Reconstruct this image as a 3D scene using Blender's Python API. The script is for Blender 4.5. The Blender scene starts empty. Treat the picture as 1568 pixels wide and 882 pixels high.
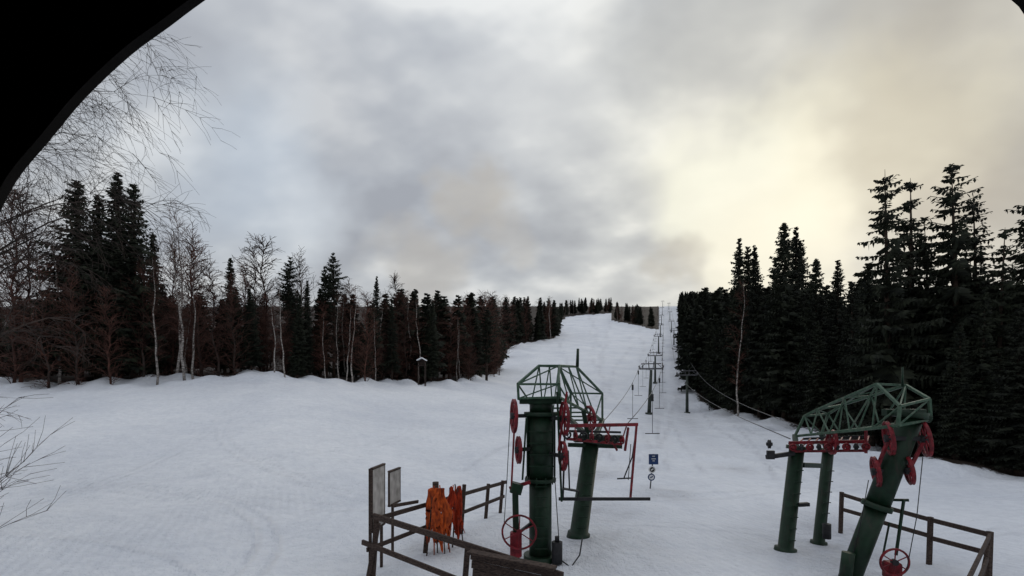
import bpy, math, random
import numpy as np
from mathutils import Vector, Matrix
R = random.Random(7)
sc = bpy.context.scene
CZ = 4.54
def from_px(b, r, Y):
    """image pixel (column / row, base 784) at forward distance Y -> world metres"""
    return Vector(((b-784)/784*Y, Y, CZ+(600-r)/784*Y))

# ------------------------------------------------------------ materials
def newmat(name):
    m = bpy.data.materials.new(name); m.use_nodes = True
    nt = m.node_tree; b = nt.nodes['Principled BSDF']
    return m, nt, b
def simple(name, c1, c2, scale=4, rough=.7, metal=0, detail=5, bump=0.0, objrand=0.0, stretch=None, wear=None):
    m, nt, b = newmat(name)
    N = nt.nodes; L = nt.links
    tc = N.new('ShaderNodeTexCoord'); mp = N.new('ShaderNodeMapping')
    L.new(tc.outputs['Object'], mp.inputs['Vector'])
    if stretch: mp.inputs['Scale'].default_value = stretch
    nz = N.new('ShaderNodeTexNoise'); nz.inputs['Scale'].default_value = scale; nz.inputs['Detail'].default_value = detail
    L.new(mp.outputs[0], nz.inputs['Vector'])
    cr = N.new('ShaderNodeValToRGB'); cr.color_ramp.elements[0].position = .35; cr.color_ramp.elements[1].position = .68
    cr.color_ramp.elements[0].color = (*c1, 1); cr.color_ramp.elements[1].color = (*c2, 1)
    L.new(nz.outputs['Fac'], cr.inputs[0])
    out = cr.outputs[0]
    if wear:
        n2 = N.new('ShaderNodeTexNoise'); n2.inputs['Scale'].default_value = 2.3; n2.inputs['Detail'].default_value = 9; n2.inputs['Roughness'].default_value = .75
        m2 = N.new('ShaderNodeMapping'); m2.inputs['Scale'].default_value = (2.5, 2.5, .7); L.new(tc.outputs['Object'], m2.inputs[0]); L.new(m2.outputs[0], n2.inputs['Vector'])
        c2_ = N.new('ShaderNodeValToRGB'); c2_.color_ramp.elements[0].position = .53; c2_.color_ramp.elements[1].position = .66
        L.new(n2.outputs['Fac'], c2_.inputs[0])
        mx = N.new('ShaderNodeMix'); mx.data_type = 'RGBA'; L.new(c2_.outputs[0], mx.inputs[0]); L.new(out, mx.inputs[6]); mx.inputs[7].default_value = (*wear, 1); out = mx.outputs[2]
    if objrand:
        oi = N.new('ShaderNodeObjectInfo'); mr = N.new('ShaderNodeMapRange')
        mr.inputs['To Min'].default_value = 1-objrand; mr.inputs['To Max'].default_value = 1+objrand
        L.new(oi.outputs['Random'], mr.inputs['Value'])
        hs = N.new('ShaderNodeHueSaturation'); L.new(out, hs.inputs['Color']); L.new(mr.outputs[0], hs.inputs['Value'])
        out = hs.outputs[0]
    L.new(out, b.inputs['Base Color'])
    b.inputs['Roughness'].default_value = rough; b.inputs['Metallic'].default_value = metal
    b.inputs['Specular IOR Level'].default_value = .3
    if bump:
        bp = N.new('ShaderNodeBump'); bp.inputs['Strength'].default_value = bump; bp.inputs['Distance'].default_value = .02
        L.new(nz.outputs['Fac'], bp.inputs['Height']); L.new(bp.outputs[0], b.inputs['Normal'])
    return m
M_green = simple('green_paint', (.003, .016, .007), (.007, .030, .014), 6, .5, 0, 8, .4, wear=(.022,.022,.015))
M_green_lit = simple('weathered_green_paint_lit', (.02, .06, .035), (.065, .11, .075), 9, .55, 0, 6, .2, wear=(.10,.12,.09))  # light on the truss put into this paler green; worn patches on top
M_red = simple('red_paint', (.09, .005, .010), (.26, .016, .026), 8, .5, 0, 6, .3, wear=(.05,.02,.02))
M_steel = simple('galvanised_steel', (.05, .05, .055), (.11, .11, .12), 8, .5, .3)
M_mast = simple('dark_steel_mast', (.02, .028, .024), (.055, .065, .055), 4, .6)
M_black = simple('black_rubber', (.01, .01, .012), (.025, .025, .028), 8, .6)
M_cable = simple('steel_cable', (.05, .05, .055), (.09, .09, .095), 8, .6)
M_wood = simple('weathered_wood', (.022, .014, .012), (.085, .058, .047), 5, .85, 0, 8, .5, stretch=(3, 3, 9))
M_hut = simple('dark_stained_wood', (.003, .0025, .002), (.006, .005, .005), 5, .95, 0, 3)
M_orange = simple('orange_netting', (.16, .020, .006), (.66, .11, .014), 9, .75, 0, 8, .8, stretch=(1.6,1.6,.5))  # dark fold shade put into the colour as vertical streaks
M_redor = simple('red_orange_netting', (.14, .012, .006), (.55, .055, .012), 9, .75, 0, 8, .8, stretch=(1.6,1.6,.5))  # redder net, fold shade painted into it the same way
M_spruce = simple('spruce_needles', (.004, .006, .0035), (.017, .021, .011), 1.3, .9, 0, 2, 0, .4)
M_bark = simple('conifer_bark', (.02, .014, .01), (.06, .04, .03), 3, .95, 0, 1)
M_twig = simple('bare_twigs', (.032, .014, .010), (.105, .046, .034), 1.2, .9, 0, 1, 0, .5)
M_twigd = simple('dark_twigs', (.018, .013, .011), (.055, .038, .032), 2, .9, 0, 1)
M_birch = simple('birch_bark', (.07, .06, .055), (.46, .42, .39), 3, .8, 0, 4, 0, .3, stretch=(1, 1, 3))
M_signback = simple('grey_board', (.24, .23, .22), (.48, .46, .45), 3, .7)
M_blue = simple('blue_sign_paint', (.008, .025, .08), (.012, .04, .13), 5, .4)
M_white = simple('white_paint', (.5, .5, .5), (.7, .7, .7), 5, .5)
M_snowcap = simple('snow_cap', (.7, .72, .76), (.82, .84, .86), 5, .6)

# ------------------------------------------------------------ mesh builder
class MB:
    def __init__(s): s.v=[]; s.f=[]; s.m=[]; s.s=[]
    def tube(s, pts, rad, n=6, mat=0, cap=True, smooth=True):
        pts=[Vector(p) for p in pts]
        if not hasattr(rad,'__len__'): rad=[rad]*len(pts)
        base=len(s.v); up=None
        for i,p in enumerate(pts):
            if i==0: d=pts[1]-pts[0]
            elif i==len(pts)-1: d=pts[-1]-pts[-2]
            else: d=pts[i+1]-pts[i-1]
            if d.length<1e-9: d=Vector((0,0,1))
            d.normalize()
            if up is None:
                up=Vector((0,0,1)) if abs(d.z)<.9 else Vector((1,0,0))
            a=d.cross(up)
            if a.length<1e-6: a=d.orthogonal()
            a.normalize(); b=a.cross(d); up=b
            for k in range(n):
                t=2*math.pi*k/n
                q=p+(a*math.cos(t)+b*math.sin(t))*rad[i]
                s.v.append(q[:])
        for i in range(len(pts)-1):
            for k in range(n):
                k2=(k+1)%n
                s.f.append((base+i*n+k,base+i*n+k2,base+(i+1)*n+k2,base+(i+1)*n+k)); s.m.append(mat); s.s.append(smooth)
        if cap:
            s.f.append(tuple(base+k for k in range(n))[::-1]); s.m.append(mat); s.s.append(False)
            e=base+(len(pts)-1)*n
            s.f.append(tuple(e+k for k in range(n))); s.m.append(mat); s.s.append(False)
    def beam(s,p,q,w,h=None,mat=0,up=(0,0,1)):
        if h is None: h=w
        p=Vector(p);q=Vector(q);d=(q-p).normalized();u=Vector(up)
        if abs(d.dot(u))>.95: u=Vector((0,1,0)) 
        a=d.cross(u).normalized(); b=a.cross(d)
        base=len(s.v); c=min(w,h)*.12
        prof=[(-w/2+c,-h/2),(w/2-c,-h/2),(w/2,-h/2+c),(w/2,h/2-c),(w/2-c,h/2),(-w/2+c,h/2),(-w/2,h/2-c),(-w/2,-h/2+c)]
        for e in (p,q):
            for x,y in prof: s.v.append((e+a*x+b*y)[:])
        for k in range(8):
            k2=(k+1)%8
            s.f.append((base+k,base+k2,base+8+k2,base+8+k)); s.m.append(mat); s.s.append(False)
        s.f.append(tuple(base+k for k in range(8))[::-1]); s.m.append(mat); s.s.append(False)
        s.f.append(tuple(base+8+k for k in range(8))); s.m.append(mat); s.s.append(False)
    def box(s,c,sz,mat=0,rotz=0):
        c=Vector(c); rm=Matrix.Rotation(rotz,3,'Z')
        d=rm@Vector((0,sz[1]/2,0))
        s.beam(c-d,c+d,sz[0],sz[2],mat)
    def wheel(s,c,nrm,r,rim=.05,mat=0,spokes=6,hub=.08,hubmat=None):
        c=Vector(c);nrm=Vector(nrm).normalized();a=nrm.orthogonal().normalized();b=nrm.cross(a)
        base=len(s.v);n=28;k=8
        for i in range(n):
            t=2*math.pi*i/n;rd=a*math.cos(t)+b*math.sin(t)
            for j in range(k):
                u=2*math.pi*j/k
                rr=rim*(1.0 if abs(math.sin(u))>.3 or math.cos(u)<0 else .35)
                s.v.append((c+rd*(r+math.cos(u)*rr-rim)+nrm*math.sin(u)*rim)[:])
        for i in range(n):
            for j in range(k):
                i2=(i+1)%n;j2=(j+1)%k
                s.f.append((base+i*k+j,base+i2*k+j,base+i2*k+j2,base+i*k+j2));s.m.append(mat);s.s.append(True)
        for i in range(spokes):
            t=2*math.pi*i/spokes+.3;rd=a*math.cos(t)+b*math.sin(t)
            s.tube([c+rd*hub*.7,c+rd*(r-rim)],rim*.5,5,mat,False)
        s.tube([c-nrm*rim*2,c+nrm*rim*2],hub,10,mat if hubmat is None else hubmat)
    def quad(s,a,b,c,d,mat=0):
        n=len(s.v); s.v+= [a,b,c,d]; s.f.append((n,n+1,n+2,n+3)); s.m.append(mat); s.s.append(False)
    def mesh(s,name,mats):
        me=bpy.data.meshes.new(name); me.from_pydata([tuple(x) for x in s.v],[],s.f)
        for m in mats: me.materials.append(m)
        me.polygons.foreach_set('material_index',s.m); me.polygons.foreach_set('use_smooth',s.s); me.update()
        return me
    def obj(s,name,mats,parent=None,loc=(0,0,0)):
        o=bpy.data.objects.new(name,s.mesh(name,mats)); sc.collection.objects.link(o); o.location=loc
        if parent: o.parent=parent
        return o
def empty(name,loc=(0,0,0)):
    e=bpy.data.objects.new(name,None); e.empty_display_size=.5; sc.collection.objects.link(e); e.location=loc; return e

# ------------------------------------------------------------ terrain
tail=[(150,12),(200,21),(300,38.5),(400,59),(500,81),(600,106),(680,116),(900,122),(1500,105),(4000,40)]
cols={-1.2:[(0,0),(12,0),(20,.4),(35,2.2),(55,5.2),(80,7.5),(115,10)],
 -.5:[(0,0),(12,0),(20,.3),(35,2.0),(62,6.5),(80,8),(110,10)],
 -.08:[(0,0),(12,0),(25,.2),(40,1.2),(62,3.4),(90,6.5),(115,8.5)],
 .05:[(0,0),(12,0),(30,.3),(62,2.6),(90,4.5),(120,8)],
 .25:[(0,0),(12,0),(30,.2),(50,1),(71,1.64),(100,3.6)],
 .36:[(0,0),(12,0),(30,0),(60,.4),(85,1.0),(100,3.0)],
 .53:[(0,0),(12,0),(30,-.2),(62,.2),(90,2),(120,6)],
 .8:[(0,0),(12,0),(20,-.2),(33,-.7),(50,0),(80,2),(120,6)],
 1.1:[(0,0),(12,0),(20,-.3),(31,-.9),(50,0),(80,2),(120,6)]}
YG=np.concatenate([[0.0],np.exp(np.linspace(math.log(3),math.log(4000),500))])
TK=sorted(cols); TAB=[]
for k in TK:
    p=cols[k]+tail
    z=np.interp(YG,[a for a,b in p],[b for a,b in p])
    ker=np.hanning(23); ker/=ker.sum()
    zp=np.pad(z,11,mode='edge'); TAB.append(np.convolve(zp,ker,'valid'))
TAB=np.array(TAB)
LE_t=[-1.6,-1,-.75,-.5,-.3,-.12,-.07,-.03,-.008,.0,.085,.095,.11,.2]
LE_y=[48,55,58,62,70,85,95,120,200,212,262,400,460,500]
XR_y=[29,31,33,45,62,95,150,250,400,600,900]
XR_x=[60,30,27,29.5,33,33.8,50,82,130,195,293]
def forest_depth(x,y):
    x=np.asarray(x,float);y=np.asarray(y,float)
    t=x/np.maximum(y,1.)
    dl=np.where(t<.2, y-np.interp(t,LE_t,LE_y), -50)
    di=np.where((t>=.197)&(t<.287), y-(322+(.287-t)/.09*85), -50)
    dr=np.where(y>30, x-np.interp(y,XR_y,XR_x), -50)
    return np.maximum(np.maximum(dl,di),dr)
def zg(x,y):
    x=np.asarray(x,float);y=np.asarray(y,float)
    Y=np.clip(y,0,4000); t=np.clip(x/np.maximum(y,1.),TK[0],TK[-1])
    zc=np.array([np.interp(Y,YG,c) for c in TAB])
    i=np.clip(np.searchsorted(TK,t)-1,0,len(TK)-2); ta=np.array(TK)
    f=(t-ta[i])/(ta[i+1]-ta[i]); f=np.clip(f,0,1); f=f*f*(3-2*f)
    idx=np.arange(zc.shape[1]); z=zc[i,idx]*(1-f)+zc[i+1,idx]*f
    n=.10*np.sin(x*.31+1.3*np.sin(y*.17))+.07*np.sin(y*.43+x*.2+2*np.sin(x*.11))
    n2=.05*np.sin(x*1.1+y*.7+1.7*np.sin(y*.5))+.04*np.sin(y*1.9-x*.8+1.1*np.sin(x*.9))
    fd=forest_depth(x,y)
    edge=np.exp(-(fd/5.0)**2)
    bank=edge*(.25+.35*np.sin(x*.55+np.sin(y*.7)*1.5)+.2*np.sin(x*1.7+y*.6))
    near=np.clip((y-9)/6,0,1)
    rd=np.sqrt((x-11.6)**2+((y-30)*.8)**2); ridge=.30*np.exp(-((rd-4.0)/.5)**2)*(y>31)
    wl=.12*np.exp(-((y-22.3-.02*x)/.35)**2)*np.clip((x-5.5)/1.5,0,1)*np.clip((10.5-x)/1.5,0,1)
    return z+(n+n2*.8)*near*np.clip(1+y/150,1,3)*.8+bank*np.clip((y-20)/10,0,1)+ridge+wl
def G(x,y): return float(zg(np.array([x]),np.array([y]))[0])

NA=1000
ang=np.linspace(0,2*np.pi,NA,endpoint=False)
rad=np.concatenate([np.exp(np.linspace(math.log(1.5),math.log(9),30,endpoint=False)),np.exp(np.linspace(math.log(9),math.log(70),170,endpoint=False)),np.exp(np.linspace(math.log(70),math.log(700),110,endpoint=False)),np.exp(np.linspace(math.log(700),math.log(4200),20))])
A,RR=np.meshgrid(ang,rad); X=(RR*np.sin(A)).ravel(); Yv=(RR*np.cos(A)).ravel()
Z=zg(X,Yv)
verts=np.stack([X,Yv,Z],1).tolist(); verts.append([0,0,0])
nr=len(rad)
kk=np.arange(NA); k2=(kk+1)%NA; fl=[]
for i in range(nr-1):
    b=i*NA; fl.append(np.stack([b+kk,b+NA+kk,b+NA+k2,b+k2],1))
faces=np.concatenate(fl).tolist()
c0=len(verts)-1
for k in range(NA): faces.append((c0,k,(k+1)%NA))
me=bpy.data.meshes.new('snow_ground'); me.from_pydata(verts,[],faces)
me.polygons.foreach_set('use_smooth',[True]*len(faces))
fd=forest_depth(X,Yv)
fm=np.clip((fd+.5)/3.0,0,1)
def linex(Y,which):
    if which==0: return 2.3+.298*(Y-15)
    return np.interp(Y,[16,85,600],[9.9,29.0,183.5])
d0=np.abs(X-linex(Yv,0)-.8); d1=np.abs(X-linex(Yv,1)+1)
tr=.7*np.maximum(np.exp(-(d0/1.6)**2),np.exp(-(d1/1.6)**2))*np.clip((Yv-30)/30,0,1)
tm=np.zeros_like(X)
for cx,cy,cr in [(1.5,15,3.0),(3,19,2.4),(9,14.5,2.6),(-2,15,1.8),(6.5,22,1.5),(11,18,2),(4,27,2.0),(13.5,31,1.5)]:
    tm=np.maximum(tm,np.exp(-(((X-cx)**2+(Yv-cy)**2)/cr**2)))
tr=np.maximum(tr,tm)
tk=np.zeros_like(X)
for cx,cy,r_ in [(-17,11,10.3),(-17,11,10.9),(-14,6,9.1),(12,34,9.0),(12,34,9.5),(-30,40,22),(-30,40,22.7),(-5,60,40),(-5,60,40.8),(-60,20,42),(-60,20,42.6),(10,50,33),(10,50,33.6)]:
    d=np.abs(np.sqrt((X-cx)**2+(Yv-cy)**2)-r_); tk=np.maximum(tk,.75*np.exp(-(d/.10)**2)*np.exp(-np.maximum(Yv-12,0)/40))
for s0,m0 in [(.31,-1.5),(.31,1.1),(.24,3),(.20,-4),(.15,2),(.15,4.4),(.28,8),(.10,0),(.27,-9),(.33,5),(.34,6.5),(.295,-3)]:
    d=np.abs(X-(s0*Yv+m0+1.2*np.sin(Yv*.05+m0))); tk=np.maximum(tk,.9*np.exp(-(d/(.12+.002*Yv))**2)*(Yv>28))
cordm=np.clip(1-(Yv-14)/22,0,1)*(Yv>6)
col=np.zeros((len(verts),4)); col[:-1,0]=fm; col[:-1,1]=tr; col[:-1,2]=tk; col[:-1,3]=cordm
ca=me.color_attributes.new('mask','FLOAT_COLOR','POINT'); ca.data.foreach_set('color',col.ravel())
m,nt,b=newmat('snow'); N=nt.nodes;L=nt.links
tc=N.new('ShaderNodeTexCoord')
def noise(scale,detail=6,rough=.55,vec=None,dist=0,out='Fac'):
    n=N.new('ShaderNodeTexNoise'); n.inputs['Scale'].default_value=scale; n.inputs['Detail'].default_value=detail
    n.inputs['Roughness'].default_value=rough; n.inputs['Distortion'].default_value=dist
    L.new(vec or tc.outputs['Object'],n.inputs['Vector']); return n.outputs[out]
def ramp(fac,stops):
    c=N.new('ShaderNodeValToRGB'); e=c.color_ramp.elements
    while len(e)<len(stops): e.new(.5)
    for i,(p,cl) in enumerate(stops):
        e[i].position=p; e[i].color=(*cl,1) if len(cl)==3 else cl
    L.new(fac,c.inputs[0]); return c.outputs[0]
def mix(f,a,bb,mode='MIX'):
    x=N.new('ShaderNodeMix'); x.data_type='RGBA'; x.blend_type=mode
    if isinstance(f,(int,float)): x.inputs[0].default_value=f
    else: L.new(f,x.inputs[0])
    for sck,val in ((x.inputs[6],a),(x.inputs[7],bb)):
        if isinstance(val,tuple): sck.default_value=(*val,1)
        else: L.new(val,sck)
    return x.outputs[2]
def math_(op,a,bb=None,c=None):
    x=N.new('ShaderNodeMath'); x.operation=op
    for i,val in enumerate((a,bb,c)):
        if val is None: continue
        if isinstance(val,(int,float)): x.inputs[i].default_value=val
        else: L.new(val,x.inputs[i])
    return x.outputs[0]
at=N.new('ShaderNodeAttribute'); at.attribute_name='mask'
sep=N.new('ShaderNodeSeparateColor'); L.new(at.outputs['Color'],sep.inputs[0])
base=ramp(noise(.10,6,.6),[(.3,(.64,.67,.74)),(.7,(.81,.83,.875))])
finen=noise(2.2,5,.75)
fine=ramp(finen,[(.3,(.87,.875,.89)),(.6,(1,1,1))])
c=mix(1.0,base,fine,'MULTIPLY')
dirt=ramp(noise(.55,7,.8,dist=.5),[(.64,(0,0,0)),(.74,(1,1,1))])
c=mix(math_('MULTIPLY',dirt,.5),c,(.32,.29,.28))
trn=math_('MULTIPLY',sep.outputs[1],ramp(noise(1.1,6,.8),[(.42,(0,0,0)),(.60,(1,1,1))]))
c=mix(math_('MULTIPLY',trn,.5),c,(.38,.38,.42))
tkm=math_('MULTIPLY',sep.outputs[2],ramp(noise(.35,2,.6),[(.35,(0,0,0)),(.6,(1,1,1))]))
c=mix(math_('MULTIPLY',tkm,.45),c,(.42,.43,.48))  # rut shade painted as grey into the snow along the tracks
cw=N.new('ShaderNodeTexWave'); cw.inputs['Scale'].default_value=1.1; cw.inputs['Distortion'].default_value=1.5; cw.inputs['Detail'].default_value=1; cw.inputs['Detail Scale'].default_value=.3
cm=N.new('ShaderNodeMapping'); cm.inputs['Rotation'].default_value=(0,0,math.radians(-24)); L.new(tc.outputs['Object'],cm.inputs[0]); L.new(cm.outputs[0],cw.inputs[0])
cord=math_('MULTIPLY',math_('MULTIPLY',cw.outputs['Fac'],at.outputs['Alpha']),ramp(noise(.06,2,.5),[(.45,(0,0,0)),(.58,(1,1,1))]))
c=mix(math_('MULTIPLY',cord,.2),c,(.45,.47,.52))
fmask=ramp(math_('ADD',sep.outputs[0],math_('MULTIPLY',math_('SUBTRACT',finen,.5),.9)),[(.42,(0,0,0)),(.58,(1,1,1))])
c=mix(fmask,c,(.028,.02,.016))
L.new(c,b.inputs['Base Color']); b.inputs['Roughness'].default_value=.75; b.inputs['Specular IOR Level'].default_value=.2
bp=N.new('ShaderNodeBump'); bp.inputs['Strength'].default_value=.9; bp.inputs['Distance'].default_value=.4
h=noise(.6,6,.7)
h=math_('SUBTRACT',h,math_('MULTIPLY',sep.outputs[1],math_('MULTIPLY',finen,.7)))
h=math_('SUBTRACT',h,math_('MULTIPLY',sep.outputs[2],.2))
L.new(h,bp.inputs['Height']); L.new(bp.outputs[0],b.inputs['Normal'])
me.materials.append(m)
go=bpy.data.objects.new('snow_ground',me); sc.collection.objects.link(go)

# ------------------------------------------------------------ tree generators
def spruce(seed,H,Rm,dens=1.0,droop=.35,z0=.07,gap=0.0,power=.8,top=0.0,ds=.27,lv_=1.0,fat=1.0):
    r=random.Random(seed); mb=MB()
    lean=(r.uniform(-.02,.02)*H,r.uniform(-.02,.02)*H)
    mb.tube([(0,0,-.6),(0,0,H*.3),(lean[0]*.5,lean[1]*.5,H*.7),(lean[0],lean[1],H)],[.014*H,.011*H,.006*H,.012],6,1)
    z=z0*H
    lop=[r.uniform(.7,1.2) for _ in range(8)]
    while z<H*.985:
        f=z/H
        Lb=Rm*((1-f)**power)*(1-.35*max(0,(.2-f)/.2))+.12
        if top: Lb=max(Lb, top*math.sin(min(1,(1-f)/.25)*math.pi/2)) if f>.6 else Lb*(.55 if f<.45 else .8)
        z+=H*.0165*r.uniform(.7,1.3)*(1+gap)*lv_
        if r.random()<gap*.5: continue
        nb=max(3,int((6+3*(1-f))*dens))
        lv=r.uniform(.7,1.12)
        a0=r.random()*6.28
        for k in range(nb):
            az=a0+6.283*k/nb+r.uniform(-.3,.3)
            l=Lb*lv*r.uniform(.55,1.15)*lop[int(az/6.283*8)%8]
            if gap and r.random()<gap*.4: continue
            ca,sa=math.cos(az),math.sin(az)
            up=.25*f+r.uniform(-.1,.1); dr=droop*(1.25-f)*r.uniform(.7,1.3)
            cx,cy=lean[0]*f,lean[1]*f; zz=z+r.uniform(-.2,.2)
            K=max(3,int(l/ds))
            pr=None
            for j in range(K+1):
                s=.12+.88*j/K
                q=(cx+ca*l*s,cy+sa*l*s,zz+l*(up*s-dr*s*s+.18*s**4))
                if pr is not None:
                    w=.05
                    mb.quad(pr,(q[0],q[1],q[2]-w),q,(pr[0],pr[1],pr[2]+w),0)
                pr=q
                ln=(.36*l*(1-.65*s)+.16)*r.uniform(.7,1.3)*fat
                for sd in (-1,1):
                    dx=ca*.55-sa*sd*.85; dy=sa*.55+ca*sd*.85; dz=-.3+r.uniform(-.25,.15)
                    wd=(ln*.24+.02)*fat
                    mx,my,mz=q[0]+dx*ln*.5,q[1]+dy*ln*.5,q[2]+dz*ln*.4
                    ox,oy,oz=-dy*wd*.5,dx*wd*.5,wd*r.uniform(.35,.9)
                    mb.quad(q,(mx+ox,my+oy,mz+oz),(q[0]+dx*ln,q[1]+dy*ln,q[2]+dz*ln),(mx-ox,my-oy,mz-oz),0)
                if r.random()<.85:
                    hl=(ln+.12)*r.uniform(.5,1.0); wd=(.09+.05*r.random())*fat; t=r.random()*3.14
                    mb.quad(q,(q[0]+math.cos(t)*wd,q[1]+math.sin(t)*wd,q[2]-hl*.5),(q[0],q[1],q[2]-hl),(q[0]-math.cos(t)*wd,q[1]-math.sin(t)*wd,q[2]-hl*.45),0)
    return mb.mesh('spruce_mesh',[M_spruce,M_bark])
def bare(seed,H,r0,spread,dens=4,droop=.0,mat_t=None,mat_w=None,z0=.25,tw=.012,sub=2,lean=0.0,upw=.35,taper=.75,tn=2):
    r=random.Random(seed); mb=MB()
    def grow(p,d,L,rad,depth):
        ns=5 if depth>0 else 2
        if sub>2 and depth==0: ns=3
        pts=[p.copy()];rads=[rad];dd=d.copy();q=p.copy()
        for i in range(ns):
            dd=dd+Vector((r.uniform(-.22,.22),r.uniform(-.22,.22),r.uniform(-.12,.16)-droop*(i+1)*.12*(2.2 if depth<sub else 1)))
            dd.normalize(); q=q+dd*(L/ns); pts.append(q.copy()); rads.append(max(tw*.6,rad*(1-(i+1)/ns*.8)))
            if depth>0:
                for _ in range(tn if depth>1 else (tn if r.random()<.7 else 1)):
                    o=dd.orthogonal().normalized(); o.rotate(Matrix.Rotation(r.random()*6.28,3,dd))
                    nd=(dd+o*r.uniform(.6,1.1)).normalized()
                    grow(q,nd,L*r.uniform(.32,.55)*(1.15-i/ns*.5),max(tw,rad*.45),depth-1)
        mb.tube(pts,rads,4 if rad>.03 else 3,0 if rad>.05 else 1,False)
    n=12;pts=[];rads=[];wx=wy=0
    for i in range(n+1):
        f=i/n
        if i: wx+=r.uniform(-.014,.014)*H; wy+=r.uniform(-.014,.014)*H
        pts.append(Vector((lean*H*f*f+wx,wy,H*f-(.5 if i==0 else 0)))); rads.append(r0*(1-f*.93))
    mb.tube(pts,rads,7,0)
    for i in range(1,n+1):
        f=i/n
        if f<z0: continue
        for _ in range(dens):
            a=r.random()*6.28; g=r.random()
            p=pts[i-1].lerp(pts[i],g)
            d=Vector((math.cos(a),math.sin(a),upw+r.uniform(.1,.7)+f*.5)).normalized()
            L=spread*(1.15-f*taper)*r.uniform(.6,1.1)*min(1,.5+(f-z0)*2)
            grow(p,d,L,max(tw*1.5,rads[i]*.4),sub-1)
    return mb.mesh('bare_mesh',[mat_t or M_birch,mat_w or M_twig])
SP=[spruce(11,20,3.2,ds=.32),spruce(12,20,2.6,droop=.45,ds=.32),spruce(13,20,3.6,.95,.3,ds=.32),spruce(14,20,2.9,1.1,.4,ds=.32),
    spruce(15,20,2.4,.9,.5,.12,ds=.32)]
kw=dict(ds=.75,lv_=1.8,fat=1.9)
SPL=[spruce(61,20,3.4,.7,**kw),spruce(62,20,2.8,.7,.45,**kw),spruce(63,20,3.7,.7,.3,**kw),spruce(64,20,3.0,.75,.4,.1,power=.6,**kw)]
SPS=[spruce(21,22,3.7,.85,.42,.14,.27,.62,ds=.3),spruce(22,22,3.3,.85,.5,.2,.30,.6,ds=.3),spruce(23,22,4.0,.85,.3,.2,.3,.55,ds=.3),spruce(24,22,3.5,.9,.38,.2,.22,.5,ds=.3)]
PN=[spruce(31,20,2.9,.9,.2,.3,.15,.6,2.0),spruce(32,20,2.6,.9,.25,.25,.2,.6,1.8)]
BR=[bare(41,16,.15,3.4,5,.15,lean=.05,tw=.014),bare(42,16,.14,3.0,5,.25,z0=.3,lean=-.05,tw=.014),bare(43,15,.13,3.6,6,.1,z0=.2,lean=.03,tw=.014)]
BROWN=[bare(44,14,.10,3.4,6,.3,M_twigd,M_twig,z0=.08,upw=.5,tn=2,tw=.024),bare(45,14,.12,3.8,6,.1,M_twigd,M_twig,z0=.08,upw=.8,tn=2,tw=.024),bare(46,14,.11,3.4,6,.1,M_twig,M_twig,z0=.05,upw=.7,tn=2,tw=.024)]
SHRUB=[bare(47,5,.05,2.6,4,.1,M_twig,M_twig,z0=.0,upw=.9,tn=2,tw=.018),bare(48,5,.05,2.9,4,.1,M_twigd,M_twig,z0=.0,upw=.7,tn=2,tw=.018)]
def place(me,name,x,y,h,h0,parent=None,wid=1.0,dz=-.1):
    o=bpy.data.objects.new(name,me); sc.collection.objects.link(o)
    s=h/h0; o.scale=(s*wid,s*wid,s); o.rotation_euler=(R.uniform(-.02,.02),R.uniform(-.02,.02),R.random()*6.28)
    o.location=(x,y,G(x,y)+dz)
    if parent: o.parent=parent
    return o
ki=[0]
def tall(kind,b,r,Y,name,wid=1.0):
    p=from_px(b,r,Y); g=G(p.x,Y); lib,h0={'s':(SP,20),'g':(SPS,22),'p':(PN,20),'b':(BR,15.7),'d':(BROWN,14)}[kind]
    ki[0]+=1
    place(lib[ki[0]%len(lib)],name,p.x,Y,(p.z-g)*.99,h0,None,wid)
for a in [(1128,365,78,1),(1146,378,80,1),(1163,376,72,.9),(1184,390,70,.9),(1250,392,60,1),(1283,397,56,1.1),(1335,400,42,1.2),(1232,370,72,1),(1305,425,50,1.2)]:
    tall('s',a[0],a[1],a[2],'spruce_tree',a[3])
for a in [(1202,336,66,1.1),(1218,348,67,1)]: tall('s',a[0],a[1],a[2],'spruce_tree',a[3])
for a in [(1362,257,40,1.0),(1396,262,42,1.05),(1424,330,41,.9),(1465,248,38,1.1),(1497,290,39,1.0),(1528,345,36,1.0),(1566,280,36,1.1),(1600,300,38,1)]:
    tall('g',a[0],a[1],a[2],'spruce_tree',a[3])
for a in [(122,272,58,1.4),(180,264,59,1.5),(205,282,60,1.4),(150,300,60,1.4),(240,352,64,1.1),(354,393,68,.9),(575,423,78,.9),(385,440,62,1),(455,450,64,1),(600,455,76,1),(660,460,82,1),(470,430,68,1)]:
    tall('s',a[0],a[1],a[2],'spruce_tree',a[3])
for a in [(437,394,67,1.1),(511,387,72,1),(500,410,73,1),(745,470,96,1.4)]: tall('p',a[0],a[1],a[2],'pine_tree',a[3])
for a in [(240,395,56,1),(283,340,56.5,1),(270,310,60,1),(296,400,57,1),(437,430,60.5,.9),(520,440,68,1),(540,440,69,1),(530,470,67,1),(500,470,68,1),(700,500,88,1),(90,330,57,1),(575,470,72,.9),(1130,430,74,.8),(420,440,61,1)]:
    tall('b',a[0],a[1],a[2],'birch_tree',a[3])
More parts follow.
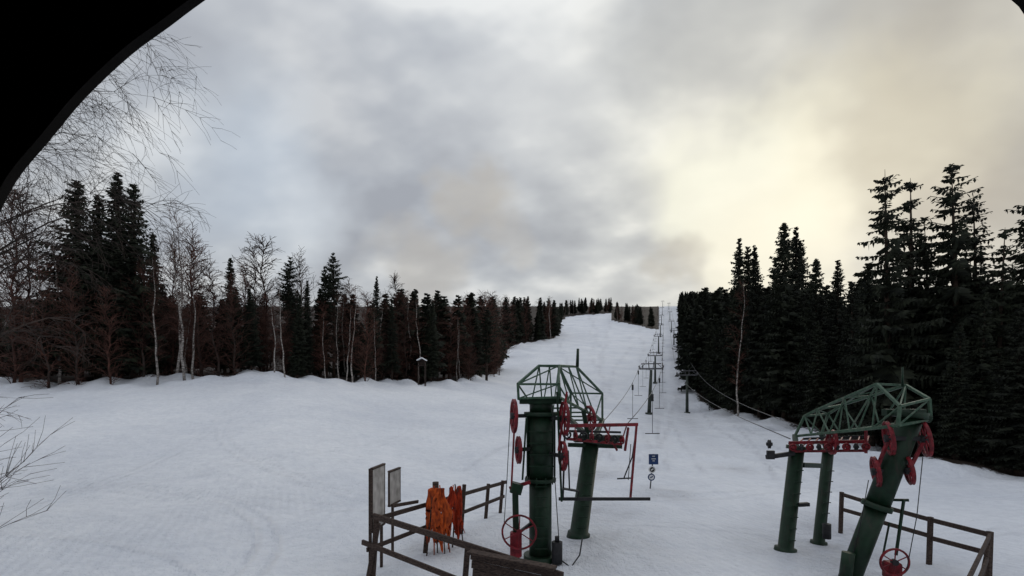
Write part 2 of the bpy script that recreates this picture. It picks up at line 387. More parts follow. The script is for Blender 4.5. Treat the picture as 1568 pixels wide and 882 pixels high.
for a in [(30,290,56,1.2),(60,300,57,1.2),(310,368,62,1.3),(405,366,72,1.4),(398,372,73,1.2),(470,402,74,1.3),(602,424,84,1.3),(545,432,80,1.3),(380,410,70,1.2),(20,380,53,1.4),(75,400,54,1.4),(120,420,55,1.4),(170,440,55,1.4),(335,410,60,1.4),(360,430,61,1.3),(560,450,69,1.3),(720,515,90,1.2),(765,520,118,1.2),(265,380,62,1.3),(290,375,64,1.3),(220,400,58,1.3)]:
    tall('d',a[0],a[1],a[2],'bare_tree',a[3])
FL=empty('mixed_forest'); FR=empty('conifer_forest'); FD=empty('distant_forest')
cnt=0
def scatter(y0,y1,sp,depth):
    global cnt
    y=y0
    while y<y1:
        x=-1.3*y
        while x<1.3*y:
            px=x+R.uniform(-.45,.45)*sp; py=y+R.uniform(-.45,.45)*sp
            d=float(forest_depth(px,py))
            t=px/py
            right=t>.3
            if .8<d<depth:
                g=G(px,py)
                if right: cap=.215*py+CZ-g; cap=min(cap,22 if py<200 else 18)
                else: cap=.205*py+CZ-g; cap=min(cap,22 if py<300 else 15)
                h=cap*R.uniform(.86,1.0); h=max(h,5)
                if d<3: h*=R.uniform(.7,.97)
                pb=(.74 if d<9 else .3) if not right else 0.0
                if not right and py>105: pb=.62 if d<14 else .2
                par=FR if right else FL
                if py>200: par=FD
                if R.random()<pb:
                    me_=R.choice(BR) if R.random()<.3 else R.choice(BROWN); place(me_,'tree',px,py,h*.98,15,par,R.uniform(1.1,1.5))
                else:
                    place(R.choice(SP if (right and d<5 and py<100) else SPL),'tree',px,py,h*(1 if right else .97),20,par,R.uniform(1.1,1.5) if py<130 else R.uniform(.9,1.3))
                cnt+=1
                if not right and d<6 and py<200:
                    place(R.choice(SHRUB),'shrub',px+R.uniform(-2,2),py-R.uniform(0,.6),R.uniform(2.5,6),5,par,1.3)
            x+=sp
        y+=sp
scatter(29,112,4.0,18)
scatter(112,250,4.8,24)
scatter(250,640,7.5,42)
print('TREES',cnt, [len(m.polygons) for m in SP+SPL+SPS+BR+BROWN+SHRUB])

fb=bare(77,16.5,.16,6.6,9,.30,M_twigd,M_twigd,z0=.34,tw=.007,sub=3,lean=.02,upw=.5,taper=.3)
o=bpy.data.objects.new('birch_tree',fb); sc.collection.objects.link(o); o.location=(-16.4,15.6,G(-16.4,15.6))
fb=bare(79,9.5,.09,5.0,4,.22,M_twigd,M_twig,z0=.3,tw=.008,sub=2,lean=.03,upw=.3,taper=.4)
o=bpy.data.objects.new('birch_tree',fb); sc.collection.objects.link(o); o.location=(-23.5,22,G(-23.5,22))
sp_=bare(78,3.6,.03,2.3,3,.05,M_twigd,M_twigd,z0=.35,tw=.006,sub=2,upw=.2,taper=.5)
o=bpy.data.objects.new('bare_sapling',sp_); sc.collection.objects.link(o); o.location=(-10.5,9.8,G(-10.5,9.8))

# ------------------------------------------------------------ lift station, left
def truss(nodes,mats,parent,name,r=.03):
    mb=MB(); n=nodes
    for s in 'LR':
        ch=[n[k+s] for k in ('F0','F1','T1','T2','B1','B0')]
        for a,b_ in zip(ch,ch[1:]): mb.beam(a,b_,r*2.2)
        mb.beam(n['F0'+s],n['B0'+s],r*2.4)
        K=5; bot=[n['F0'+s].lerp(n['B0'+s],i/K) for i in range(K+1)]
        tops=[n['F1'+s],n['T1'+s],n['T1'+s].lerp(n['T2'+s],.5),n['T2'+s],n['B1'+s]]
        for i in range(K):
            mb.beam(bot[i],tops[i],r*1.2); mb.beam(tops[i],bot[i+1],r*1.2)
    for k in ('F0','F1','T1','T2','B1','B0'): mb.beam(n[k+'L'],n[k+'R'],r*1.9)
    for a,b_ in (('F1','T1'),('T1','T2'),('T2','B1'),('B1','B0'),('F0','F1')):
        mb.beam(n[a+'L'],n[b_+'R'],r*1.1)
    for i in range(1,5):
        p=n['F0L'].lerp(n['B0L'],i/5);q=n['F0R'].lerp(n['B0R'],i/5); mb.beam(p,q,r*1.6)
    m1=n['T1L'].lerp(n['T2L'],.5);m2=n['T1R'].lerp(n['T2R'],.5); mb.beam(m1,m2,r*1.5)
    mb.beam(m1,n['T2R'],r); mb.beam(m1,n['T1R'],r)
    return mb.obj(name,mats,parent)
V=Vector
E=empty('drag_lift_station')
n={'F0L':V((.17,13.3,4.37)),'F0R':V((1.22,13.3,4.40)),'F1L':V((.15,13.3,4.74)),'F1R':V((1.2,13.3,4.74)),
 'T1L':V((.75,14.1,5.26)),'T1R':V((1.3,14.1,5.26)),'T2L':V((1.45,15.9,5.32)),'T2R':V((2.0,15.9,5.32)),
 'B1L':V((1.95,17,4.5)),'B1R':V((3.0,17,4.48)),'B0L':V((1.95,17,3.6)),'B0R':V((3.0,17,3.6))}
truss(n,[M_green_lit],E,'head_truss')
mb=MB()
g=G(.75,13.7)
mb.tube([(.76,13.7,g-.2),(.76,13.7,2.15)],.30,20); mb.tube([(.76,13.7,2.15),(.76,13.7,2.24)],.42,20)
mb.tube([(.76,13.7,2.24),(.77,13.7,3.9)],.345,20); mb.tube([(.77,13.7,3.9),(.77,13.7,4.0)],.45,20); mb.tube([(.77,13.7,4.0),(.77,13.7,4.36)],.30,20)
mb.tube([(.76,13.7,g-.2),(.76,13.7,g+.12)],.45,20)
mb.beam((.2,13.45,4.3),(1.3,13.45,4.3),.2,.16); mb.beam((.2,13.95,4.3),(1.3,13.95,4.3),.2,.16)
for s in (-.36,.36): mb.beam((.77+s,13.6,2.3),(.77+s,13.6,3.9),.05,.1)
for i in range(7): mb.beam((.6,13.33,.45+i*.27),(.92,13.33,.45+i*.27),.025)
for zz in (2.6,2.9,3.2,3.5): mb.beam((.45,13.33,zz),(1.08,13.33,zz),.03)
for i in range(10):
    a_=i*.628; mb.tube([(.76+.38*math.cos(a_),13.7+.38*math.sin(a_),2.10),(.76+.38*math.cos(a_),13.7+.38*math.sin(a_),2.29)],.02,6)
mb.obj('front_column',[M_green],E)
mb=MB()
a=from_px(885,834,15.3);b_=from_px(905,678,15.3); a.z=G(a.x,a.y)-.1
mb.tube([a,a.lerp(b_,.08),a.lerp(b_,.081),b_],[.36,.33,.27,.24],18)
mb.tube([b_,b_+V((0.02,0,.12))],.34,18); mb.beam(b_+V((-.5,0,.12)),b_+V((.95,.1,.12)),.3,.2)
mb.beam(b_+V((0,0,.1)),n['B0L'],.14); mb.beam(b_+V((.1,0,.1)),n['B0R'],.14); mb.beam(b_+V((-.1,-.1,.1)),n['F0R'].lerp(n['B0R'],.5),.12)
mb.beam(b_+V((-.7,-.1,-.05)),b_+V((.9,-.1,-.1)),.12,.12)
for i in range(7):
    c=a.lerp(b_,.15+.11*i); mb.beam(c+V((-.12,-.3,0)),c+V((.14,-.3,0)),.025)
mb.obj('rear_column',[M_green],E)
mb=MB()
for (b1,r1,Y,rad_) in [(787,637,13.5,.47),(794,689,13.3,.38),(864,641,13.2,.46),(862,698,13.1,.40)]:
    c=from_px(b1,r1,Y); mb.wheel(c,(1,.16,0),rad_,.045,0,7,.09,1); mb.beam(c+V((-.05,.05,0)),V((.77,13.7,c.z)),.07,.1,1)
c=from_px(795,815,12.9); mb.wheel(c,(.1,1,.05),.46,.028,0,6,.07); mb.beam(c,c+V((.3,.8,0)),.07,.07,1)
c=from_px(903,640,15.5); mb.wheel(c,(1,.3,.1),.4,.05,0,7,.1)
mb.obj('sheaves',[M_red,M_black],E)
mb=MB()
mb.beam(from_px(791,862,13.2),from_px(789,755,13.2),.16,.2,1); mb.box(from_px(790,833,13.15),(.3,.25,.62),0)
mb.beam(from_px(789,755,13.2),from_px(793,740,13.2),.3,.3,1)
mb.beam(from_px(783,748,13.2),from_px(788,645,13.4),.05,.07,0); mb.beam(from_px(800,735,13.2),from_px(806,640,13.4),.05,.06,1)
mb.beam(from_px(780,748,13.2),from_px(812,738,13.2),.07,.09,0)
mb.beam(from_px(853,600,13.2),from_px(860,768,13.1),.05,.07,1)
mb.beam(from_px(855,690,13.1),from_px(868,600,13.1),.05,.06,0)
mb.obj('winch_frame',[M_red,M_green],E)
mb=MB()
P=lambda b1,r1,Y:from_px(b1,r1,Y)
mb.beam(P(866,652,14.2),P(976,650,15.6),.07,.10,0); mb.beam(P(868,672,14.0),P(952,680,15.0),.06,.08,0)
mb.beam(P(866,660,14.6),P(950,662,16.2),.05,.07,1)
mb.beam(P(975,648,15.6),P(965,766,15.2),.06,.08,0)
for i in range(8):
    f=i/7; c=P(868,672,14.0).lerp(P(952,680,15.0),f)+V((0,-.05,.12)); mb.wheel(c,(1,.3,0) if i%2 else (.3,1,0),.13,.028,0 if i%2 else 1,4,.04)
    if i%2: mb.beam(c,P(866,652,14.2).lerp(P(960,650,15.4),f),.03,.04,0)
mb.beam(P(962,655,15.4),P(957,690,15.1),.06,.08,0); mb.beam(P(925,652,15),P(945,690,15),.05,.06,0)
mb.beam(P(856,764,14.4),P(995,764,15.2),.07,.09,1)
mb.beam(P(862,764,14.4),P(865,660,14.2),.05,.06,1); mb.beam(P(862,748,14.3),P(886,752,14.3),.25,.03,1); mb.beam(P(872,748,14.3),P(870,690,14.2),.04,.04,1)
mb.beam(P(886,752,14.3),P(884,766,14.3),.04,.04,1)
mb.tube([P(975,652,15.6),P(968,700,15.5),P(955,733,15.5)],.02,6,1); mb.beam(P(945,733,15.5),P(967,732,15.5),.04,.04,1)
mb.tube([P(966,680,15.3),P(962,735,15.3)],.012,6,1)
mb.obj('roller_gate',[M_red,M_black],E)
mb=MB()
c=P(853,846,13.3); mb.tube([c+V((0,0,-.28)),c+V((0,0,.28))],.14,14,0); mb.tube([c+V((0,0,.28)),c+V((0,0,.42))],.06,10,0)
mb.tube([c+V((.1,0,-.2)),c+V((.35,-.1,-.35)),c+V((.6,.1,-.1)),c+V((.7,.3,.3))],.02,6,0)
mb.tube([P(884,562,15.6),P(885,534,15.6)],[.05,.04],8,1)
mb.tube([P(846,620,13.3),P(850,740,13.2),P(856,830,13.2)],.012,5,0); mb.tube([P(781,640,13.4),P(776,740,13.3),P(772,800,13.3)],.01,5,0)
mb.obj('counterweight_and_hoses',[M_black,M_green],E)

# ------------------------------------------------------------ lift station, right
E2=empty('drag_lift_station')
n={'F0L':P(1375,652,11.6),'F0R':P(1425,642,11.9),'F1L':P(1378,622,11.6),'F1R':P(1423,611,11.9),
'T1L':P(1343,588,12.6),'T1R':P(1387,590,12.9),'T2L':P(1252,627,15.0),'T2R':P(1290,620,15.3),
'B1L':P(1232,637,15.4),'B1R':P(1268,634,15.7),'B0L':P(1217,668,15.4),'B0R':P(1258,664,15.7)}
truss(n,[M_green_lit],E2,'head_truss')
mb=MB()
a=P(1300,888,12.5);b_=P(1394,640,12.1)
mb.tube([a,a.lerp(b_,.45)],.24,18); mb.tube([a.lerp(b_,.45),a.lerp(b_,.48)],.33,18); mb.tube([a.lerp(b_,.48),b_],.26,18); mb.tube([b_,b_+V((.02,0,.15))],.36,18)
mb.beam(b_+V((-.3,0,.15)),n['F0R'],.16,.16); mb.beam(b_+V((-.4,.3,.12)),b_+V((.55,.3,.12)),.2,.16)
mb.obj('front_column',[M_green],E2)
for nm,p1,p2,r1 in (('rear_column_1',(1202,842,14.7),(1220,688,14.7),.21),('rear_column_2',(1253,822,16),(1268,692,16),.17)):
    mb=MB(); a=P(*p1);b_=P(*p2); a.z=G(a.x,a.y)-.1
    mb.tube([a,a.lerp(b_,.06),a.lerp(b_,.061),b_],[r1*1.5,r1*1.4,r1,r1*.95],16); mb.tube([b_,b_+V((.01,0,.1))],r1*1.35,16)
    mb.beam(b_,n['B0L'] if nm[-1]=='1' else n['B0R'],.14)
    for i in range(7):
        c=a.lerp(b_,.15+.11*i); mb.beam(c+V((-.1,-r1-.03,0)),c+V((.12,-r1-.03,0)),.025)
    mb.obj(nm,[M_green],E2)
mb=MB()
for (b1,r1,Y,rad_) in [(1361,671,12.0,.42),(1341,722,12.2,.38),(1416,672,11.9,.44),(1392,720,12.0,.36)]:
    c=P(b1,r1,Y); mb.wheel(c,(1,-.42,.15),rad_,.045,0,7,.09,1)
c1=P(1361,671,12.0);c2=P(1416,672,11.9);mb.beam(c1,c2,.09,.1,1);mb.beam(P(1341,722,12.2),P(1392,720,12.0),.08,.1,1)
mb.beam(P(1341,722,12.2),c1,.06,.08,0);mb.beam(P(1392,720,12),c2,.06,.08,0)
mb.wheel(P(1274,677,14.0),(1,-.2,0),.36,.05,0,7,.1)
mb.wheel(P(1370,861,11.9),(.1,1,.05),.34,.028,0,6,.07,1); mb.box(P(1366,873,12.1),(.3,.25,.4),0)
mb.obj('sheaves',[M_red,M_black],E2)
mb=MB()
mb.beam(P(1208,678,14.8),P(1328,676,13.6),.07,.09,0); mb.beam(P(1214,691,14.6),P(1326,690,13.4),.06,.07,0); mb.beam(P(1230,672,15.8),P(1330,668,14.4),.06,.07,1)
for i in range(9):
    f=i/8; c=P(1214,685,14.5).lerp(P(1326,684,13.3),f); mb.wheel(c,(1,-.3,0) if i%2 else (.2,1,0),.11,.028,i%2,4,.04)
    if i%2==0: mb.beam(P(1208,678,14.8).lerp(P(1328,676,13.6),f),P(1214,691,14.6).lerp(P(1326,690,13.4),f),.04,.04,0)
    mb.beam(c,P(1230,672,15.8).lerp(P(1330,668,14.4),f),.035,.035,0)
mb.beam(P(1326,655,13.4),P(1326,694,13.4),.06,.06,0)
mb.beam(P(1174,700,14.5),P(1216,694,14.6),.12,.12,1); mb.beam(P(1180,690,14.5),P(1180,703,14.5),.2,.12,1); mb.wheel(P(1178,680,14.5),(1,-.3,0),.14,.04,1,4,.05)
mb.beam(P(1228,712,14.7),P(1256,713,15.5),.14,.14,2); mb.beam(P(1222,773,14.5),P(1238,772,14.5),.15,.1,1)
mb.beam(P(1384,765,12),P(1372,850,12),.05,.06,2); mb.beam(P(1350,765,12.3),P(1392,766,12),.05,.06,2)
mb.tube([P(1413,700,11.9),P(1404,790,11.8),P(1388,875,11.8)],.01,5,1); mb.tube([P(1330,735,12.3),P(1318,800,12.3),P(1306,850,12.3)],.01,5,1)
mb.tube([P(1274,700,15),P(1266,800,15.2)],.012,5,1)
mb.beam(P(1362,800,12.2),P(1352,850,12.2),.03,.04,2)
mb.tube([P(1382,592,12.7),P(1382,562,12.7)],[.03,.02],8,2)
c=P(1298,862,12.2); mb.tube([c+V((-.05,0,-.3)),c+V((.02,0,.25))],.14,12,2); c=P(1266,812,15.6); mb.tube([c+V((0,0,-.25)),c+V((0,0,.2))],.12,12,1)
mb.obj('roller_assembly',[M_red,M_black,M_green],E2)

# ------------------------------------------------------------ pylons, cables, T-bars
def pylon(x,y,h=7.0,w=3.2,lean=0):
    g=G(x,y); E=empty('lift_pylon',(x,y,g)); mb=MB()
    a=V((0,0,-.4));t=V((lean,0,h*.88))
    mb.tube([a,t],[.27,.18],12); mb.tube([(0,0,-.4),(0,0,.25)],.5,12)
    mb.obj('mast',[M_mast],E)
    mb=MB()
    mb.beam((t.x-w/2,0,h*.9),(t.x+w/2,0,h*.9),.18,.2)
    mb.beam((t.x-w*.42,0,h),(t.x+w*.42,0,h),.12,.14)
    mb.beam((t.x-.25,0,h*.88),(t.x-.35,0,h+.3),.1);mb.beam((t.x+.25,0,h*.88),(t.x+.35,0,h+.3),.1)
    for s in (-1,1):
        mb.beam((t.x+s*w/2,-.8,h*.9+.12),(t.x+s*w/2,.8,h*.9+.12),.1,.12)
        for k in (-.65,-.22,.22,.65): mb.wheel((t.x+s*w/2,k,h*.9+.3),(1,0,0),.18,.05,0,4,.06)
        mb.beam((t.x+s*w/2,0,h*.9),(t.x+s*w*.25,0,h),.07)
    mb.obj('crossarm',[M_steel],E)
    E.rotation_euler=(0,0,-.29)
    return V((x+lean,y,g+h*.9+.5))
def tops(ys,which,h=7.0):
    out=[]
    for y in ys:
        x=float(linex(np.array(y,float),which))
        out.append(pylon(x,y,h,lean=.3 if y<90 and which==0 else 0))
    return out
L1=tops([71,118,185,270,370,480,590],0); L2=tops([84,140,215,310,420,540],1)
def cable(start_pts,tops_,name,ends):
    E=empty(name)
    for si,s in enumerate((-1,1)):
        path=[start_pts[si]]+[p+V((s*1.5,-s*.4,0)) for p in tops_]
        mb=MB(); full=[]
        for a,b_ in zip(path,path[1:]):
            k=10
            for i in range(k):
                f=i/k; q=a.lerp(b_,f); q.z-=4*f*(1-f)*(b_-a).length*.012; full.append(q)
        full.append(path[-1]); mb.tube(full,[.014+min(.03,q.y*.0001) for q in full],5)
        mb.obj('rope_%d'%(si+1),[M_cable],E)
        if ends==1: continue
        mb=MB()
        dist=14+7*si
        for i in range(len(full)-1):
            a,b_=full[i],full[i+1]; Ls=(b_-a).length
            while dist<Ls:
                q=a.lerp(b_,dist/Ls); gz=G(q.x,q.y); bz=max(gz+1.2,q.z-3.6+R.uniform(-.3,.3))
                if 30<q.y<230:
                    mb.tube([q,(q.x,q.y,bz)],.02 if q.y<120 else .025,5); mb.tube([(q.x,q.y,q.z-.2),(q.x,q.y,q.z-.7)],.09,8)
                    mb.beam((q.x-.5,q.y,bz),(q.x+.5,q.y,bz),.06 if q.y<120 else .07)
                dist+=19.0
            dist-=Ls
        if mb.v: mb.obj('t_bars_%d'%(si+1),[M_black],E)
cable([P(905,665,15.6),P(958,652,15.6)],L1,'ski_lift_cable',0)
cable([P(1210,672,14.8),P(1258,664,15.7)],L2,'ski_lift_cable',1)

# ------------------------------------------------------------ fences
def rail(mb,p,q,w=.05,h=.12): mb.beam(p,q,w,h,0)
mb=MB()
rail(mb,P(572,790,12.4),P(862,882,9.4),.06,.14); rail(mb,P(555,830,12.6),P(715,893,10.9),.06,.12)
rail(mb,P(575,795,12.7),P(775,738,18.9),.05,.12); rail(mb,P(562,842,12.5),P(772,760,18.6),.05,.11)
rail(mb,P(600,775,13.2),P(640,768,14.5),.04,.09)
for b1,r1,Y in [(577,788,12.5),(770,736,18.6),(748,741,17.8),(711,742,16.3),(656,795,14.4),(716,840,10.9)]:
    t=P(b1,r1,Y); g=G(t.x,t.y); mb.beam((t.x-.12,t.y,g-.3),t,.12,.12)
t=P(577,788,12.5); mb.beam((t.x-.25,t.y-.05,-.3),(t.x+.05,t.y-.05,t.z-.2),.11)
mb.obj('wooden_fence',[M_wood])
mb=MB()
for i in range(6):
    z=1.28-i*.17; mb.beam((-.82+.02*i,10.2,z),(.75,9.55,z-.12),.035,.155)
for x,y in((-.7,10.22),(0,9.92),(.6,9.66)): mb.beam((x,y,-.3),(x,y,1.3),.1)
mb.beam((-.85,10.13,1.38),(.8,9.45,1.28),.22,.05)
mb.obj('plank_barrier',[M_wood])
mb=MB()
pts=[P(1289,757,17.2),P(1328,769,16.2),P(1425,796,14.1),P(1516,819,12.3)]
for a,b_ in zip(pts,pts[1:]):
    rail(mb,a,b_); rail(mb,a-V((0,0,.5)),b_-V((0,0,.45)))
for t in pts: mb.beam((t.x-.05,t.y,G(t.x,t.y)-.2),t+V((0,0,.08)),.11)
e=P(1480,893,9.6); rail(mb,pts[-1],e); rail(mb,pts[-1]-V((.05,0,.55)),e-V((0,0,.5))); mb.beam((e.x,e.y,-.2),e,.11)
mb.beam(pts[-1]+V((0,0,-.1)),pts[-1]+V((-.45,-.2,-1.3)),.07,.1)
mb.obj('wooden_fence',[M_wood])

# ------------------------------------------------------------ info boards
def board(name,b1,r1,r2,Y,w,rot,leg):
    c=P(b1,(r1+r2)/2,Y); hh=(r2-r1)/784*Y; E=empty(name,(c.x,c.y,0))
    mb=MB(); d=V((math.cos(rot),math.sin(rot),0))*w/2
    mb.beam(-d+V((0,0,c.z)),d+V((0,0,c.z)),.04,hh,0); 
    mb.obj('panel',[M_signback],E)
    mb=MB(); g=G(c.x,c.y); nrm=V((-math.sin(rot),math.cos(rot),0))*.055
    for s in leg: mb.beam(d*s+nrm+V((0,0,g-.2)),d*s+nrm+V((0,0,c.z+hh/2+.03)),.07)
    for s in (-1,1): mb.beam(d*s+V((0,0,c.z-hh/2)),d*s+V((0,0,c.z+hh/2)),.05)
    mb.beam(-d+V((0,0,c.z+hh/2+.03)),d+V((0,0,c.z+hh/2+.03)),.08,.05); mb.beam(-d+V((0,0,c.z-hh/2-.03)),d+V((0,0,c.z-hh/2-.03)),.08,.05)
    mb.obj('frame',[M_wood],E)
board('information_board',579,716,806,12.9,.85,math.radians(84),(-.9,.9))
board('information_board',604,721,769,14.3,.75,math.radians(80),(0,))

# ------------------------------------------------------------ orange nets on poles
def net(b1,r1,r2,Y,w,seed,mt):
    r=random.Random(seed); t=P(b1,r1,Y); bz=CZ+(600-r2)/784*Y; g=G(t.x,t.y); E=empty('orange_safety_net',(t.x,t.y,0))
    mb=MB(); n=48;rows=20
    ph=[r.uniform(0,6.28) for _ in range(6)]
    for j in range(rows+1):
        f=j/rows
        for i in range(n):
            a=2*math.pi*i/n
            rr=.78+.20*math.sin(4*a+ph[0]+f*1.5)+.13*math.sin(7*a+ph[1]-f*2)+.06*math.sin(13*a+f*5+ph[4])+.04*r.uniform(-1,1)
            sx=w*(.30+.22*math.sin(min(1,f*1.3)*2.2)-.05*math.sin(f*9))
            drop=(t.z-bz)*f+(f**4)*(.24*math.sin(3*a+ph[3])+.14*math.sin(8*a+ph[5]))
            topd=.14*math.sin(2*a+ph[2])*(1-f)
            mb.v.append((math.cos(a)*rr*sx+.12*f*math.sin(ph[1])+.04*math.sin(f*7+ph[4]),math.sin(a)*rr*sx*.7,t.z-drop-.08+topd))
    for j in range(rows):
        for i in range(n):
            if r.random()<.03+.12*(j>rows-5): continue
            i2=(i+1)%n; mb.f.append((j*n+i,j*n+i2,(j+1)*n+i2,(j+1)*n+i)); mb.m.append(0); mb.s.append(False)
    mb.f.append(tuple(range(n))[::-1]); mb.m.append(0); mb.s.append(False)
    for k in range(8):
        a=r.uniform(0,6.28); x=math.cos(a)*w*.36; y=math.sin(a)*w*.22; 
        mb.tube([(x,y,bz+.35),(x*1.2+r.uniform(-.05,.05),y*1.2,bz+.05),(x*1.3+r.uniform(-.08,.08),y*1.2,max(g,bz-.22))],[.03,.022,.01],5,0)
    mb.obj('netting',[mt],E)
    mb=MB()
    for k in range(5):
        x0=r.uniform(-.1,.1)*w*2; x1=x0+r.uniform(-.3,.3); y1=r.uniform(-.3,.3)
        mb.tube([(x0,0,t.z+r.uniform(.0,.15)),(x1,y1,g-.1)],.018,6,0 if k%2 else 1)
    mb.obj('poles',[M_orange,M_wood],E)
net(670,750,820,14.3,.70,3,M_orange); net(696,747,806,15.0,.54,8,M_redor)
mb=MB(); mb.tube([P(668,830,14.7),P(667,738,14.7)],.09,10,0); mb.obj('fence_post',[M_wood])

# ------------------------------------------------------------ slope sign
s0=P(995,752,22.9); g=G(s0.x,s0.y); E=empty('ski_trail_sign',(s0.x,s0.y,g)); mb=MB()
mb.tube([(0,0,-.2),(.16,0,1.55)],.03,8); mb.obj('post',[M_steel],E)
mb=MB(); mb.beam((-.06,-.06,1.32),(.36,-.06,1.32),.03,.46,0); 
for zz,ww in((1.46,.12),(1.34,.2),(1.25,.10),): mb.beam((.15-ww/2,-.079,zz),(.15+ww/2,-.079,zz),.006,.03,1)
mb.obj('upper_panel',[M_blue,M_white],E)
mb=MB()
for zc,mt,x in((.86,1,.09),(.52,0,.06)):
    mb.tube([(x,-.03,zc),(x,-.055,zc)],.16,20,mt); mb.tube([(x,-.056,zc),(x,-.062,zc)],.11,20,1 if mt==0 else 2)
    mb.beam((x-.06,-.066,zc-.03),(x+.06,-.066,zc+.04),.008,.05,0 if mt==0 else 1)
mb.obj('round_signs',[M_blue,M_white,M_black],E)

# ------------------------------------------------------------ small feeder hut at forest edge
p=P(646,552,76); g=G(p.x,p.y); E=empty('small_wooden_hut',(p.x,p.y,g)); H=p.z-g
mb=MB()
for x in(-.5,.5):
    for y in(-.4,.4): mb.beam((x,y,-.3),(x,y,H),.10)
mb.box((0,0,H-.75),(1.1,.9,.08)); mb.box((0,.4,H-.1),(1.1,.04,.6)); mb.box((0,.38,H-.5),(1.0,.5,.5))
mb.obj('frame',[M_twigd],E)
mb=MB(); mb.beam((-.7,0,H),(0,0,H+.4),1.1,.14,0,(0,0,1)); mb.beam((.7,0,H),(0,0,H+.4),1.1,.14,0,(0,0,1)); mb.obj('snowy_roof',[M_snowcap],E)

# ------------------------------------------------------------ hut arch around the viewpoint, with a porch added to shade it
E=empty('wooden_hut')
arch=[(-3.3,0.1),(-3.25,3.5),(-3.2,4.6),(-3.12,5.3),(-3.0,5.59),(-2.885,5.80),(-2.71,6.01),(-2.50,6.26),(-2.235,6.51),(-2.005,6.68),(-1.79,6.84),(-1.2,7.25),(-.4,7.6),(.8,7.65),(1.8,7.45),(2.6,7.1),(2.92,6.84),(3.02,6.72),(3.35,6.2),(3.5,5.6),(3.55,4.6),(3.58,3.5),(3.6,.1)]
ar2=[]
for i in range(len(arch)-1):
    p0=arch[max(i-1,0)];p1=arch[i];p2=arch[i+1];p3=arch[min(i+2,len(arch)-1)]
    for k in range(4):
        u=k/4
        ar2.append(tuple(.5*((2*p1[j])+(-p0[j]+p2[j])*u+(2*p0[j]-5*p1[j]+4*p2[j]-p3[j])*u*u+(-p0[j]+3*p1[j]-3*p2[j]+p3[j])*u**3) for j in (0,1)))
ar2.append(arch[-1]); arch=ar2
c=(.15,4.5)
def outer(p):
    if p[1]<=4.7: return (-4.2 if p[0]<0 else 4.4,p[1])
    dx,dz=p[0]-c[0],p[1]-c[1]; k=1e9
    if dx<0:k=min(k,(-4.2-c[0])/dx)
    if dx>0:k=min(k,(4.4-c[0])/dx)
    if dz>0:k=min(k,(8.3-c[1])/dz)
    return (c[0]+dx*k,c[1]+dz*k)
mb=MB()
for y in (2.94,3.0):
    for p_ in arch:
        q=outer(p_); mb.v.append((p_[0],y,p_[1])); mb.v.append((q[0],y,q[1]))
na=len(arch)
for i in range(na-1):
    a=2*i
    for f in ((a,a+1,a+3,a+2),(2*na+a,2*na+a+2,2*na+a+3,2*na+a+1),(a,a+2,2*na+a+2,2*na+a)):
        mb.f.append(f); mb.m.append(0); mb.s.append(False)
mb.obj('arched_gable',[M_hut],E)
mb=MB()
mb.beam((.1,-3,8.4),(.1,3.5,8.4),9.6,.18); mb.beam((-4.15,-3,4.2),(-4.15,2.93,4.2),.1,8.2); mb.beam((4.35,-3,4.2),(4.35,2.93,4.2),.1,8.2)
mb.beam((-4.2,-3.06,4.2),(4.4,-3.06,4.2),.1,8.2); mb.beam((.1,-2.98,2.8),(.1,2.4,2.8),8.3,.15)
mb.obj('unseen_shade_walls_roof_deck',[M_hut],E)  # out-of-view shell added to keep sky light off the arch

# ------------------------------------------------------------ sky
w=bpy.data.worlds.new('World'); sc.world=w; w.use_nodes=True; nt=w.node_tree; N=nt.nodes; L=nt.links
bg=N['Background']; bg.inputs['Strength'].default_value=.1
w.cycles.sampling_method='MANUAL'; w.cycles.sample_map_resolution=512
SUNEL,SUNAZ=math.radians(20),math.radians(33)
sv=V((math.sin(SUNAZ)*math.cos(SUNEL),math.cos(SUNAZ)*math.cos(SUNEL),math.sin(SUNEL)))
sk=N.new('ShaderNodeTexSky'); sk.sky_type='NISHITA'; sk.sun_disc=False; sk.sun_elevation=SUNEL; sk.sun_rotation=SUNAZ
tc=N.new('ShaderNodeTexCoord'); D=tc.outputs['Generated']
sx=N.new('ShaderNodeSeparateXYZ'); L.new(D,sx.inputs[0])
zpos=math_('MAXIMUM',sx.outputs[2],0.0)
zz=math_('ADD',zpos,.55)
cb=N.new('ShaderNodeCombineXYZ'); L.new(math_('DIVIDE',sx.outputs[0],zz),cb.inputs[0]); L.new(math_('DIVIDE',sx.outputs[1],zz),cb.inputs[1])
PV=cb.outputs[0]
def mapv(vec,rot,scale,loc=(0,0,0)):
    m_=N.new('ShaderNodeMapping'); m_.inputs['Rotation'].default_value=(0,0,rot); m_.inputs['Scale'].default_value=scale; m_.inputs['Location'].default_value=loc
    L.new(vec,m_.inputs[0]); return m_.outputs[0]
n1=noise(2.2,3,.5,mapv(PV,math.radians(35),(1.0,1.6,1),(3.1,1.7,0)),0)
n2=noise(7,3,.45,mapv(PV,math.radians(35),(1,1.4,1),(7.3,2.2,0)),0)
cl=math_('ADD',math_('MULTIPLY',n1,.55),math_('MULTIPLY',n2,.45))
cloud=ramp(cl,[(.38,(.35,.37,.41)),(.46,(.42,.445,.485)),(.53,(.51,.535,.565)),(.62,(.72,.735,.74))])
wob=N.new('ShaderNodeVectorMath'); wob.operation='MULTIPLY_ADD'; L.new(noise(6,3,.6,D,0,'Color'),wob.inputs[0]); wob.inputs[1].default_value=(.22,.22,.22); L.new(D,wob.inputs[2])
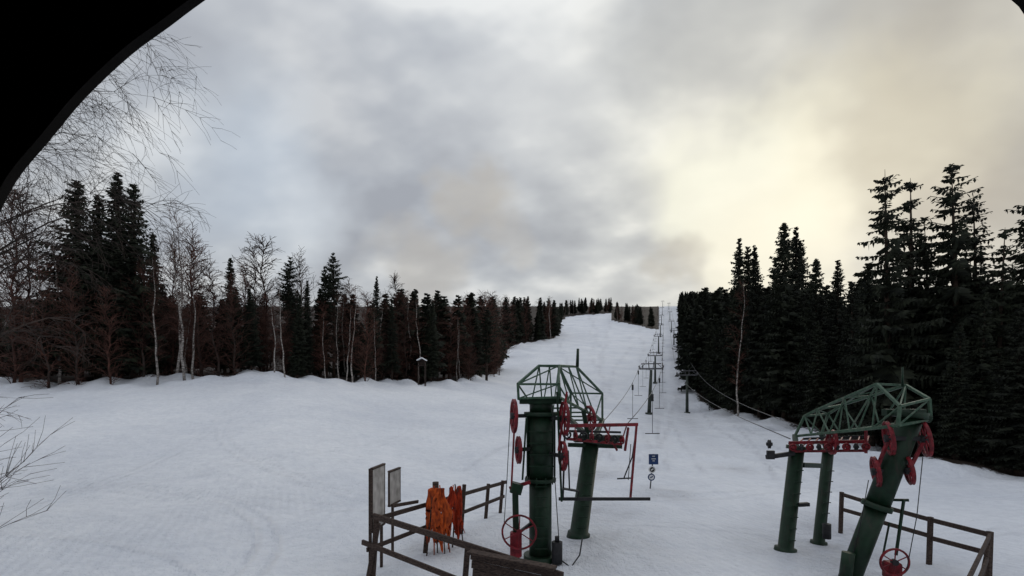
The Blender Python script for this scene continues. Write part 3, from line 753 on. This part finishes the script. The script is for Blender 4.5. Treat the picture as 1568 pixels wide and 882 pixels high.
def lobe(b,r,rad_,amt,colr,target,soft=1.0):
    d=V(((b-784)/784,1,(600-r)/784)).normalized()+V((.11,.11,.11))
    vm=N.new('ShaderNodeVectorMath'); vm.operation='DISTANCE'; L.new(wob.outputs[0],vm.inputs[0]); vm.inputs[1].default_value=d
    mr=N.new('ShaderNodeMapRange'); mr.interpolation_type='SMOOTHSTEP'; mr.inputs['From Min'].default_value=rad_; mr.inputs['From Max'].default_value=rad_*(1-soft)*.9
    mr.inputs['To Min'].default_value=0; mr.inputs['To Max'].default_value=amt
    L.new(vm.outputs['Value'],mr.inputs['Value'])
    return mix(mr.outputs[0],target,colr)
def dot(vec):
    vm=N.new('ShaderNodeVectorMath'); vm.operation='DOT_PRODUCT'; L.new(D,vm.inputs[0]); vm.inputs[1].default_value=vec; return vm.outputs['Value']
colr=cloud
for a in [(560,190,.28,.3,(.37,.39,.435)),(400,60,.35,.35,(.39,.41,.45)),(360,270,.22,.55,(.52,.60,.70)),(830,150,.26,.45,(.72,.73,.73)),(480,330,.12,.5,(.70,.75,.80)),(1020,230,.16,.4,(.76,.77,.73))]:
    colr=lobe(*a,colr)
sd=math_('MAXIMUM',dot(sv),0.0)
glow=math_('MULTIPLY',math_('POWER',sd,15.0),math_('ADD',-.1,math_('MULTIPLY',cl,1.45)))
colr=mix(1.0,colr,mix(glow,(0,0,0),(.38,.32,.14)),'ADD')
hz=math_('POWER',math_('SUBTRACT',1.0,zpos),8.0)
colr=mix(math_('MULTIPLY',hz,.6),colr,(.62,.595,.54))
for a in [(1200,20,.32,.5,(.39,.39,.375)),(1540,110,.28,.5,(.37,.335,.27)),(1140,320,.20,.75,(.96,.94,.77)),(1330,230,.2,.3,(.86,.79,.56)),(1180,420,.18,.6,(.92,.87,.70)),(730,310,.075,.65,(.47,.44,.395)),(770,340,.07,.4,(.52,.49,.44)),(650,395,.11,.6,(.49,.46,.415)),(1035,400,.08,.6,(.45,.42,.37)),(1530,330,.15,.5,(.38,.34,.28))]:
    colr=lobe(*a,colr,.6)
# overcast sky is brighter towards the zenith
zb=math_('ADD',10.0,math_('MULTIPLY',math_('POWER',zpos,3.0),8.0))
ten=N.new('ShaderNodeVectorMath'); ten.operation='SCALE'; L.new(colr,ten.inputs[0]); L.new(zb,ten.inputs['Scale'])
fin=mix(.95,sk.outputs[0],ten.outputs[0])
L.new(fin,bg.inputs['Color'])
sl=bpy.data.lights.new('sun','SUN'); sl.energy=.6; sl.angle=math.radians(20); sl.color=(1,.93,.8)
so=bpy.data.objects.new('sun',sl); sc.collection.objects.link(so); so.rotation_euler=(-sv).to_track_quat('-Z','Y').to_euler(); so.location=(0,0,60)
sc.view_settings.view_transform='Standard'; sc.view_settings.look='None'; sc.view_settings.exposure=0

cam=bpy.data.cameras.new('camera'); cam.lens=18; cam.sensor_width=36; cam.clip_end=9000; cam.clip_start=.05
cam.shift_y=(600-441)/1568
co=bpy.data.objects.new('camera',cam); sc.collection.objects.link(co); co.location=(0,0,CZ); co.rotation_euler=(math.pi/2,0,0)
sc.camera=co
